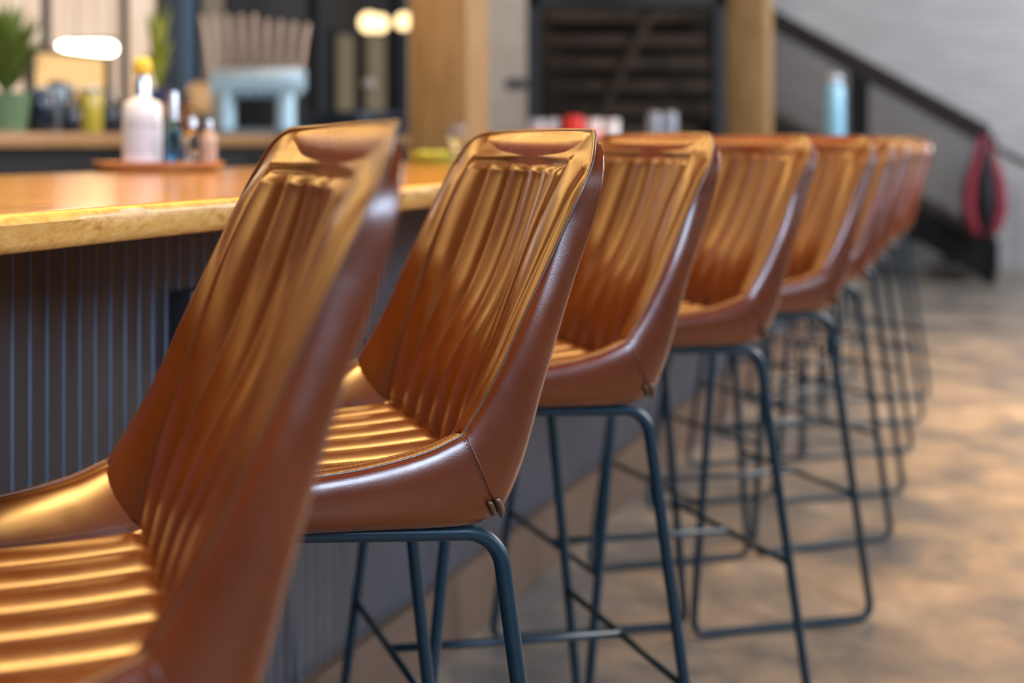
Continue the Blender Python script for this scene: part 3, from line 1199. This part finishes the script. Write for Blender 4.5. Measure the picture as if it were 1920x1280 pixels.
def leafy(name, base, label, n, spread, h, m, lw=0.03, seed=1, pot=True, potm=None, potr=0.07, poth=0.12):
    r_ = random.Random(seed)
    p = empty(name, base)
    z0 = poth if pot else 0
    if pot:
        mb = MB()
        mb.lathe([(potr * .75, 0), (potr, poth), (potr * .92, poth), (potr * .85, poth - .015), (0.001, poth - .015)], seg=24)
        autosmooth(mb.build('pot', potm or M_black, p), 60)
    mb = MB()
    for i in range(n):
        a = r_.uniform(0, 2 * pi)
        rad = r_.uniform(0.2, 1) * spread
        hh = h * r_.uniform(0.45, 1.0)
        pts = []
        for k in range(7):
            t = k / 6
            pts.append(Vector((cos(a) * rad * t ** 1.3, sin(a) * rad * t ** 1.3, z0 - 0.02 + hh * (t - 0.35 * t * t * (rad / spread)))))
        side = Vector((-sin(a), cos(a), 0))
        vs = []
        for k, q in enumerate(pts):
            t = k / 6
            ww = lw * sin(pi * (0.08 + 0.9 * t)) * 0.5
            vs += [q - side * ww, q + Vector((0, 0, -ww * .3)), q + side * ww]
        fs = []
        for k in range(6):
            fs += [(3 * k, 3 * k + 1, 3 * k + 4, 3 * k + 3), (3 * k + 1, 3 * k + 2, 3 * k + 5, 3 * k + 4)]
        mb.add(vs, fs)
    mb.build('foliage', m, p, True)
    tag(p, label, 'plant')
    return p


pb = onback(12, 3.38)
leafy('potted_plant', pb, 'bushy green potted plant at the left end of the back counter', 150, 0.20, 0.44, M_leaf, 0.035, 2, potm=mat('green_glazed_pot', (0.10, 0.17, 0.09), 0.4), potr=0.10, poth=0.15)
pb = onback(296, 3.75)
leafy('tall_plant', pb, 'tall yellow green leafy plant behind the bottles', 26, 0.09, 0.62, M_leaf2, 0.05, 5, potm=mat('navy_pot', (0.01, 0.02, 0.10), 0.4), potr=0.09, poth=0.22)

# jars and bottles along the back counter
def jar(px, n, r, h, m, label, lidm=None, neck=True, cat='jar', name='jar', group=None):
    q = onback(px, n)
    j = empty(name, q)
    mb = MB()
    if neck:
        mb.lathe([(r * .9, 0), (r, .006), (r, h * .62), (r * .45, h * .76), (r * .36, h * .93), (r * .4, h), (0.001, h)], seg=24)
    else:
        mb.lathe([(r * .9, 0), (r, .006), (r, h * .9), (r * .9, h), (0.001, h)], seg=24)
    autosmooth(mb.build('body', m, j), 60)
    if lidm:
        mb = MB()
        rr = r * .45 if neck else r * .95
        mb.lathe([(rr, h + .0005), (rr, h + .016), (rr * .8, h + .02), (0.001, h + .02)], seg=20)
        autosmooth(mb.build('lid', lidm, j), 60)
    tag(j, label, cat, group)
    return j


M_dk = mat('dark_bottle_glass', (0.012, 0.018, 0.03), 0.12)
M_amb = mat('amber_glass', (0.25, 0.09, 0.01), 0.12, 0, Transmission_Weight=0.5)
M_gy = mat('grey_blue_glass', (0.18, 0.24, 0.30), 0.15)
M_yg = mat('yellow_liquid_glass', (0.42, 0.34, 0.05), 0.2)
jar(78, 3.35, 0.055, 0.155, M_dk, 'squat dark jar right of the bushy plant on the back counter', M_gy, False)
jar(108, 3.55, 0.045, 0.20, M_gy, 'grey blue jar behind the squat dark jar on the back counter', M_dk, False)
jar(133, 3.33, 0.040, 0.17, M_dk, 'dark bottle between the grey jar and the yellow jar', M_gy, True, 'bottle', 'glass_bottle')
jar(170, 3.33, 0.052, 0.165, M_yg, 'jar with yellow green contents on the back counter', M_gy, False)
jar(205, 3.36, 0.045, 0.20, M_dk, 'dark bottle left of the large white bottle, on the back counter', None, True, 'bottle', 'glass_bottle')
jar(318, 3.34, 0.042, 0.185, M_amb, 'amber bottle on the back counter behind the slim blue bottle', M_dk, True, 'bottle', 'glass_bottle')
jar(352, 3.40, 0.045, 0.17, M_amb, 'amber bottle on the back counter, left of the tap tower', M_dk, True, 'bottle', 'glass_bottle')

# lamp with a round tan shade by the taps
q = onback(372, 3.62)
lp = empty('table_lamp', q)
tag(lp, 'small lamp with a tan rounded shade left of the tap tower', 'lamp')
mb = MB()
mb.lathe([(0.05, 0), (0.05, .01), (0.008, .02), (0.008, .14)], seg=20)
mb.build('lamp_base', M_black, lp, True)
mb = MB()
mb.lathe([(0.052, .115), (0.066, .16), (0.064, .21), (0.045, .25), (0.02, .262), (0.001, .263)], seg=24)
mb.build('lamp_shade', emis('tan_lampshade', (1.0, 0.55, 0.22), 0.55), lp, True)

# coffee station / dark equipment right of the taps
q = onback(668, 3.45)
eq = empty('espresso_machine', q, BZ)
tag(eq, 'long dark blue steel machine on the back counter left of the timber post', 'machine')
M_dkst = mat('dark_machine_steel', (0.03, 0.045, 0.07), 0.35, 0.5)
mb = MB()
mb.box((0, 0, 0.085), (0.36, 0.62, 0.10), 0.01)
autosmooth(mb.build('machine_body', M_dkst, eq))
for yy in (-0.26, 0.26):
    mb = MB()
    mb.box((0, yy, 0.0175), (0.3, 0.05, 0.034), 0.003)
    mb.build('machine_foot', M_black, eq)
for yy in (-0.15, 0.12):
    mb = MB()
    mb.tube([(0.18, yy, 0.10), (0.24, yy, 0.09), (0.30, yy, 0.085)], 0.010, 8)
    mb.build('lever_handle', M_black, eq, True)

# ------------------------------------------------------------------ window wall behind the back bar
BW = 5.0
M_frame = mat('black_window_frame', (0.018, 0.020, 0.026), 0.5, 0.2)


def wallpx(px, n=BW):
    k = (px - CXP) / F
    Y = n / (N.x * k + N.y)
    P = Vector((k * Y, Y, 0))
    return P.dot(U), Y


M_glow = emis('warm_lit_curtain', (1.0, 0.70, 0.46), 1.0)
nt, lk, b = nodes(M_glow)
v = coords(nt, lk, (1, 5, 0.5))
nz = tex_noise(nt, lk, 2.2, 3, v, 0.2)
rp = ramp(nt, lk, nz.outputs['Fac'], [(0.3, (0.78, 0.52, 0.34)), (0.7, (1.0, 0.80, 0.62))])
lk.new(rp.outputs[0], b.inputs['Emission Color'])
M_glow2 = emis('amber_lamp_glow', (1.0, 0.60, 0.24), 1.1)
M_glow3 = emis('dim_lit_pane', (0.85, 0.66, 0.42), 0.20)


def pane(name, px0, px1, py0, py1, m, label, n=BW, mull=(), fw=0.03):
    t0, Y0 = wallpx(px0, n)
    t1, Y1 = wallpx(px1, n)
    Ym = (Y0 + Y1) / 2
    z0 = H - (py1 - HY) * Ym / F
    z1 = H - (py0 - HY) * Ym / F
    w = empty(name, bar(0, n, 0), BZ)
    mb = MB()
    mb.box((0, (t0 + t1) / 2, (z0 + z1) / 2), (0.02, t1 - t0, z1 - z0))
    mb.build('pane', m, w)
    mb = MB()
    for tt in (t0, t1):
        mb.box((0.015, tt, (z0 + z1) / 2), (0.06, fw, z1 - z0 + fw))
    for zz in (z0, z1):
        mb.box((0.015, (t0 + t1) / 2, zz), (0.059, t1 - t0, fw))
    for tt in mull:
        t_, _ = wallpx(tt, n)
        mb.box((0.015, t_, (z0 + z1) / 2), (0.055, fw, z1 - z0))
    mb.build('window_frame', M_frame, w)
    tag(w, label, None, None, 'structure')
    return w


pane('window_1', -140, 292, -260, 215, M_glow, 'large warm lit window behind the back bar at the left', mull=(80, 226), fw=0.05)
pane('lamp_glow_panel', 52, 196, 100, 186, M_glow2, 'amber lamp glow, an added glowing panel behind the jars', n=4.9)  # no real pane: emission paints the warm glow below the linear lamp
pane('window_2', 622, 664, 62, 212, M_glow3, 'dim lit window pane left of the timber post')
pane('window_3', 676, 722, 62, 212, M_glow3, 'dim lit window pane right beside the first one')
pane('window_4', 368, 420, -160, 240, mat('grey_tan_panel', (0.22, 0.17, 0.12), 0.6), 'grey tan panel between the dark columns')

# blue steel column
t_, Y_ = wallpx(338, 4.6)
cpost = MB()
cpost.box((0, 0, 2.5), (0.14, 0.14, 5.0), 0.006)
o = cpost.build('steel_column', mat('blue_grey_steel', (0.045, 0.085, 0.13), 0.5, 0.2))
o.location = bar(t_, 4.6, 0)
o.rotation_euler = (0, 0, BZ)
tag(o, 'dark blue steel column behind the tall plant', 'column')
for i, (px, lb) in enumerate(((596, 'dark steel column right of the tap tower'), (748, 'dark steel column just left of the timber post'))):
    t_, Y_ = wallpx(px, 4.5)
    cpost = MB()
    cpost.box((0, 0, 2.5), (0.10, 0.16, 5.0), 0.006)
    o = cpost.build('steel_column', M_frame)
    o.location = bar(t_, 4.5, 0)
    o.rotation_euler = (0, 0, BZ)
    tag(o, lb, 'column', 'dark steel columns')

# long linear lamp glowing in front of the window
q = at(176, 92, 5.6)
ln = empty('linear_lamp', q, math.radians(-20))
tag(ln, 'glowing long rounded lamp hanging before the warm window', 'lamp')
mb = MB()
mb.tube([(-0.17, 0, 0.02), (-0.14, 0, 0.018), (-0.02, 0, 0.01), (0.08, 0, 0), (0.10, 0, 0)], [0.010, 0.020, 0.030, 0.030, 0.020], 16)
mb.build('lamp_tube', emis('white_lamp_glow', (1.0, 0.86, 0.62), 14.0), ln, True)
mb = MB()
for x in (-0.08, 0.08):
    mb.tube([(x, 0, 0.034), (x, 0, 2.6)], 0.002, 6)
mb.build('hanging_wire', M_black, ln, True)
mb = MB()
mb.box((0, 0, 0.040), (0.20, 0.03, 0.012), 0.003)
mb.build('lamp_housing', M_black, ln)


# globe lamps
M_globe = emis('warm_globe', (1.0, 0.72, 0.36), 2.6)
def globe(px, py, Y, rpx, label, m, nm='globe_lamp'):
    q = at(px, py, Y)
    g_ = empty(nm, q)
    r = rpx * Y / F
    mb = MB()
    mb.lathe([(0.001, -r)] + [(r * cos(a), r * sin(a)) for a in [(-pi / 2 + pi * k / 14) for k in range(1, 14)]] + [(0.001, r)], seg=24)
    mb.build('globe', m, g_, True)
    mb = MB()
    mb.lathe([(r * .35, r * .95), (r * .35, r * 1.25), (0.004, r * 1.35), (0.003, r * 1.4), (0.003, 2.4)], seg=12)
    mb.build('hanging_rod', M_black, g_, True)
    tag(g_, label, 'lamp', 'globe lamps')
    return g_


globe(692, 42, 6.4, 20, 'left one of the three lit globe lamps at the top', M_globe)
globe(712, 44, 6.9, 18, 'middle one of the three lit globe lamps, partly behind the left one', M_globe)
globe(757, 40, 6.6, 17, 'right one of the three lit globe lamps, nearest the timber post', M_globe)
globe(690, 157, 7.0, 12, 'unlit dull round lamp below the lit globes', mat('dull_globe', (0.35, 0.33, 0.30), 0.3), 'round_lamp')

# red and orange awning thing at far left
q = at(8, 48, 5.2)
rf = empty('bunting_flag', q, math.radians(-20))
tag(rf, 'red and orange triangular flag at the upper left', 'flag')
mb = MB()
mb.add([(-0.12, 0, 0.10), (-0.12, 0, -0.02), (0.045, 0, -0.02), (-0.12, 0.004, 0.10), (-0.12, 0.004, -0.02), (0.045, 0.004, -0.02)],
       [(0, 1, 2), (5, 4, 3), (0, 2, 5, 3), (1, 4, 5, 2), (0, 3, 4, 1)])
mb.build('red_cloth', mat('red_cloth', (0.80, 0.10, 0.05), 0.7), rf)
mb = MB()
mb.add([(-0.12, -0.003, 0.055), (-0.12, -0.003, -0.018), (-0.012, -0.003, -0.018), (-0.12, -0.006, 0.055), (-0.12, -0.006, -0.018), (-0.012, -0.006, -0.018)],
       [(0, 2, 1), (3, 4, 5), (0, 3, 5, 2), (1, 2, 5, 4), (0, 1, 4, 3)])
mb.build('orange_stripe', mat('orange_cloth', (0.95, 0.35, 0.04), 0.7), rf)
mb = MB()
mb.tube([(-0.12, 0.01, -0.03), (-0.12, 0.01, 2.4)], 0.003, 6)
mb.build('cord', M_black, rf, True)

# ------------------------------------------------------------------ stairs
foot = Vector((5.98, 10.45, 0))
st = empty('staircase', foot, math.atan2(N.y, N.x))     # local +X climbs along N, local +Y is -U (towards camera is +Y?)
tag(st, 'dark steel and wood staircase with mesh railing before the white brick wall', 'staircase')
RISE, RUN, NST = 0.18, 0.285, 7
DY = -1.15                                               # away from the camera in local y
for i in range(NST):
    mb = MB()
    mb.box((0.15 + RUN * i, DY / 2, RISE * (i + 1) - 0.02), (RUN + 0.03, abs(DY) - 0.05, 0.045), 0.004)
    mb.build('tread', M_darkwood, st)


def slope_board(x0, z0, x1, z1, hgt, y, th, m, name):
    mb = MB()
    vs = []
    for yy in (y - th / 2, y + th / 2):
        vs += [(x0, yy, z0), (x1, yy, z1), (x1, yy, z1 + hgt), (x0, yy, z0 + hgt)]
    mb.add(vs, [(0, 1, 2, 3), (7, 6, 5, 4), (0, 4, 5, 1), (3, 2, 6, 7), (0, 3, 7, 4), (1, 5, 6, 2)])
    return mb.build(name, m, st)


sl = RISE / RUN
M_rail = mat('dark_brown_rail', (0.020, 0.013, 0.010), 0.8)
M_stair_black = mat('matte_black_stringer', (0.004, 0.004, 0.005), 0.9)
slope_board(-0.05, -0.02, RUN * NST, -0.02 + sl * (RUN * NST + .05), 0.30, 0.01, 0.05, M_stair_black, 'stringer')
slope_board(-0.05, -0.02, RUN * NST, -0.02 + sl * (RUN * NST + .05), 0.30, DY - 0.01, 0.05, M_stair_black, 'stringer')
slope_board(-0.02, 1.07, RUN * NST, 1.07 + sl * (RUN * NST + .02), 0.19, 0.01, 0.06, M_rail, 'handrail')
slope_board(-0.35, 0.86 - 0.0, 0.0, 1.07, 0.06, DY, 0.04, M_rail, 'handrail')
for x in (-0.02, 0.935, 1.98):
    mb = MB()
    mb.box((x, 0.01, x * sl + 0.60), (0.15 if x > 0 else 0.08, 0.05, 1.2), 0.003)
    mb.build('newel_post', M_stair_black, st)
for x in (-0.35,):
    mb = MB()
    mb.box((x, DY, 0.45), (0.06, 0.05, 0.90), 0.003)
    mb.build('newel_post', mat('grey_painted_steel', (0.10, 0.12, 0.14), 0.5), st)
# woven mesh infill: one part, many thin wires
mb = MB()
k = 0
x = 0.03
while x < RUN * NST:
    z0, z1 = x * sl + 0.30, x * sl + 1.08
    mb.box((x, 0.01, (z0 + z1) / 2), (0.010, 0.004, z1 - z0))
    x += 0.025
z = 0.0
for j in range(28):
    zz = 0.30 + j * 0.028
    vs = []
    for yy in (0.006, 0.010):
        vs += [(0.0, yy, zz), (RUN * NST, yy, zz + sl * RUN * NST), (RUN * NST, yy, zz + 0.010 + sl * RUN * NST), (0.0, yy, zz + 0.010)]
    mb.add(vs, [(0, 1, 2, 3), (7, 6, 5, 4), (0, 4, 5, 1), (3, 2, 6, 7), (0, 3, 7, 4), (1, 5, 6, 2)])
mb.build('mesh_infill', mat('mesh_wire', (0.085, 0.065, 0.05), 0.7), st)

# upper flight seen through the frame between the posts
t2, Y2 = None, 11.2
fr = empty('stair_landing', (0, 0, 0))
def X_at(px, Y): return (px - CXP) / F * Y
tag(fr, 'dark framed wooden stair flight between the two timber posts', 'staircase')
Yf = 10.6
for px, w in ((1000, 0.085), (1352, 0.14)):
    mb = MB()
    mb.box((X_at(px, Yf), Yf, 1.9), (w, 0.10, 3.8), 0.003)
    mb.build('frame_post', mat('frame_blue_black', (0.006, 0.008, 0.011), 0.7, 0.0) if px == 1000 else bpy.data.materials['frame_blue_black'], fr)
mb = MB()
zz = H - (-4 - HY) * Yf / F
mb.box((X_at(1176, Yf), Yf, zz), (1.60, 0.10, 0.14), 0.003)
mb.build('frame_beam', bpy.data.materials['frame_blue_black'], fr)
for i, py in enumerate((246, 205, 162, 120, 78, 34)):
    Y = Yf + 0.25 + 0.22 * i
    mb = MB()
    z = H - (py - HY) * Y / F
    mb.box((X_at(1178, Y), Y, z), (1.45, 0.26, 0.10), 0.004)
    mb.build('tread', M_darkwood, fr)
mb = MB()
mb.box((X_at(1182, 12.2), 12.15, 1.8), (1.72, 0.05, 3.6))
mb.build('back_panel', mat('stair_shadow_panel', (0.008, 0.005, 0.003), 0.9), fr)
mb = MB()
a = at(1225, 10, Yf + .1)
c = at(1110, 240, Yf + .1)
dv = (a - c)
mb.tube([c, a], 0.05, 8)
mb.build('diagonal_brace', M_darkwood, fr)
mb = MB()
a = at(966, 158, Yf)
mb.box(a, (0.16, 0.06, 0.09), 0.01)
mb.box(a + Vector((0.1, 0, 0)), (0.12, 0.03, 0.03), 0.004)
mb.build('bracket', M_black, fr)

# red bag hanging on the newel post at the foot of the stairs
qb = at(1836, 255, 10.35)
hb_ = empty('hanging_bag', (qb.x, qb.y - 0.02, qb.z))
tag(hb_, 'red and black bag hanging on the post at the foot of the stairs', 'bag')
mb = MB()
for sg in (-1, 1):
    pts = [Vector((sg * 0.02, -0.04, 0.0)), Vector((sg * 0.05, -0.05, -0.14)), Vector((sg * 0.11, -0.05, -0.34)), Vector((sg * 0.13, -0.05, -0.56)), Vector((sg * 0.09, -0.05, -0.72)), Vector((sg * 0.02, -0.05, -0.78))]
    mb.tube(pts, [0.02, 0.03, 0.045, 0.05, 0.045, 0.02], 10)
mb.build('red_side', mat('dark_red_fabric', (0.22, 0.015, 0.03), 0.7), hb_, True)
mb = MB()
mb.tube([(0, -0.05, -0.02), (0, -0.06, -0.2), (0, -0.065, -0.45), (0, -0.06, -0.74)], [0.02, 0.05, 0.07, 0.05], 12)
mb.build('bag_body', mat('black_fabric', (0.012, 0.012, 0.018), 0.8), hb_, True)
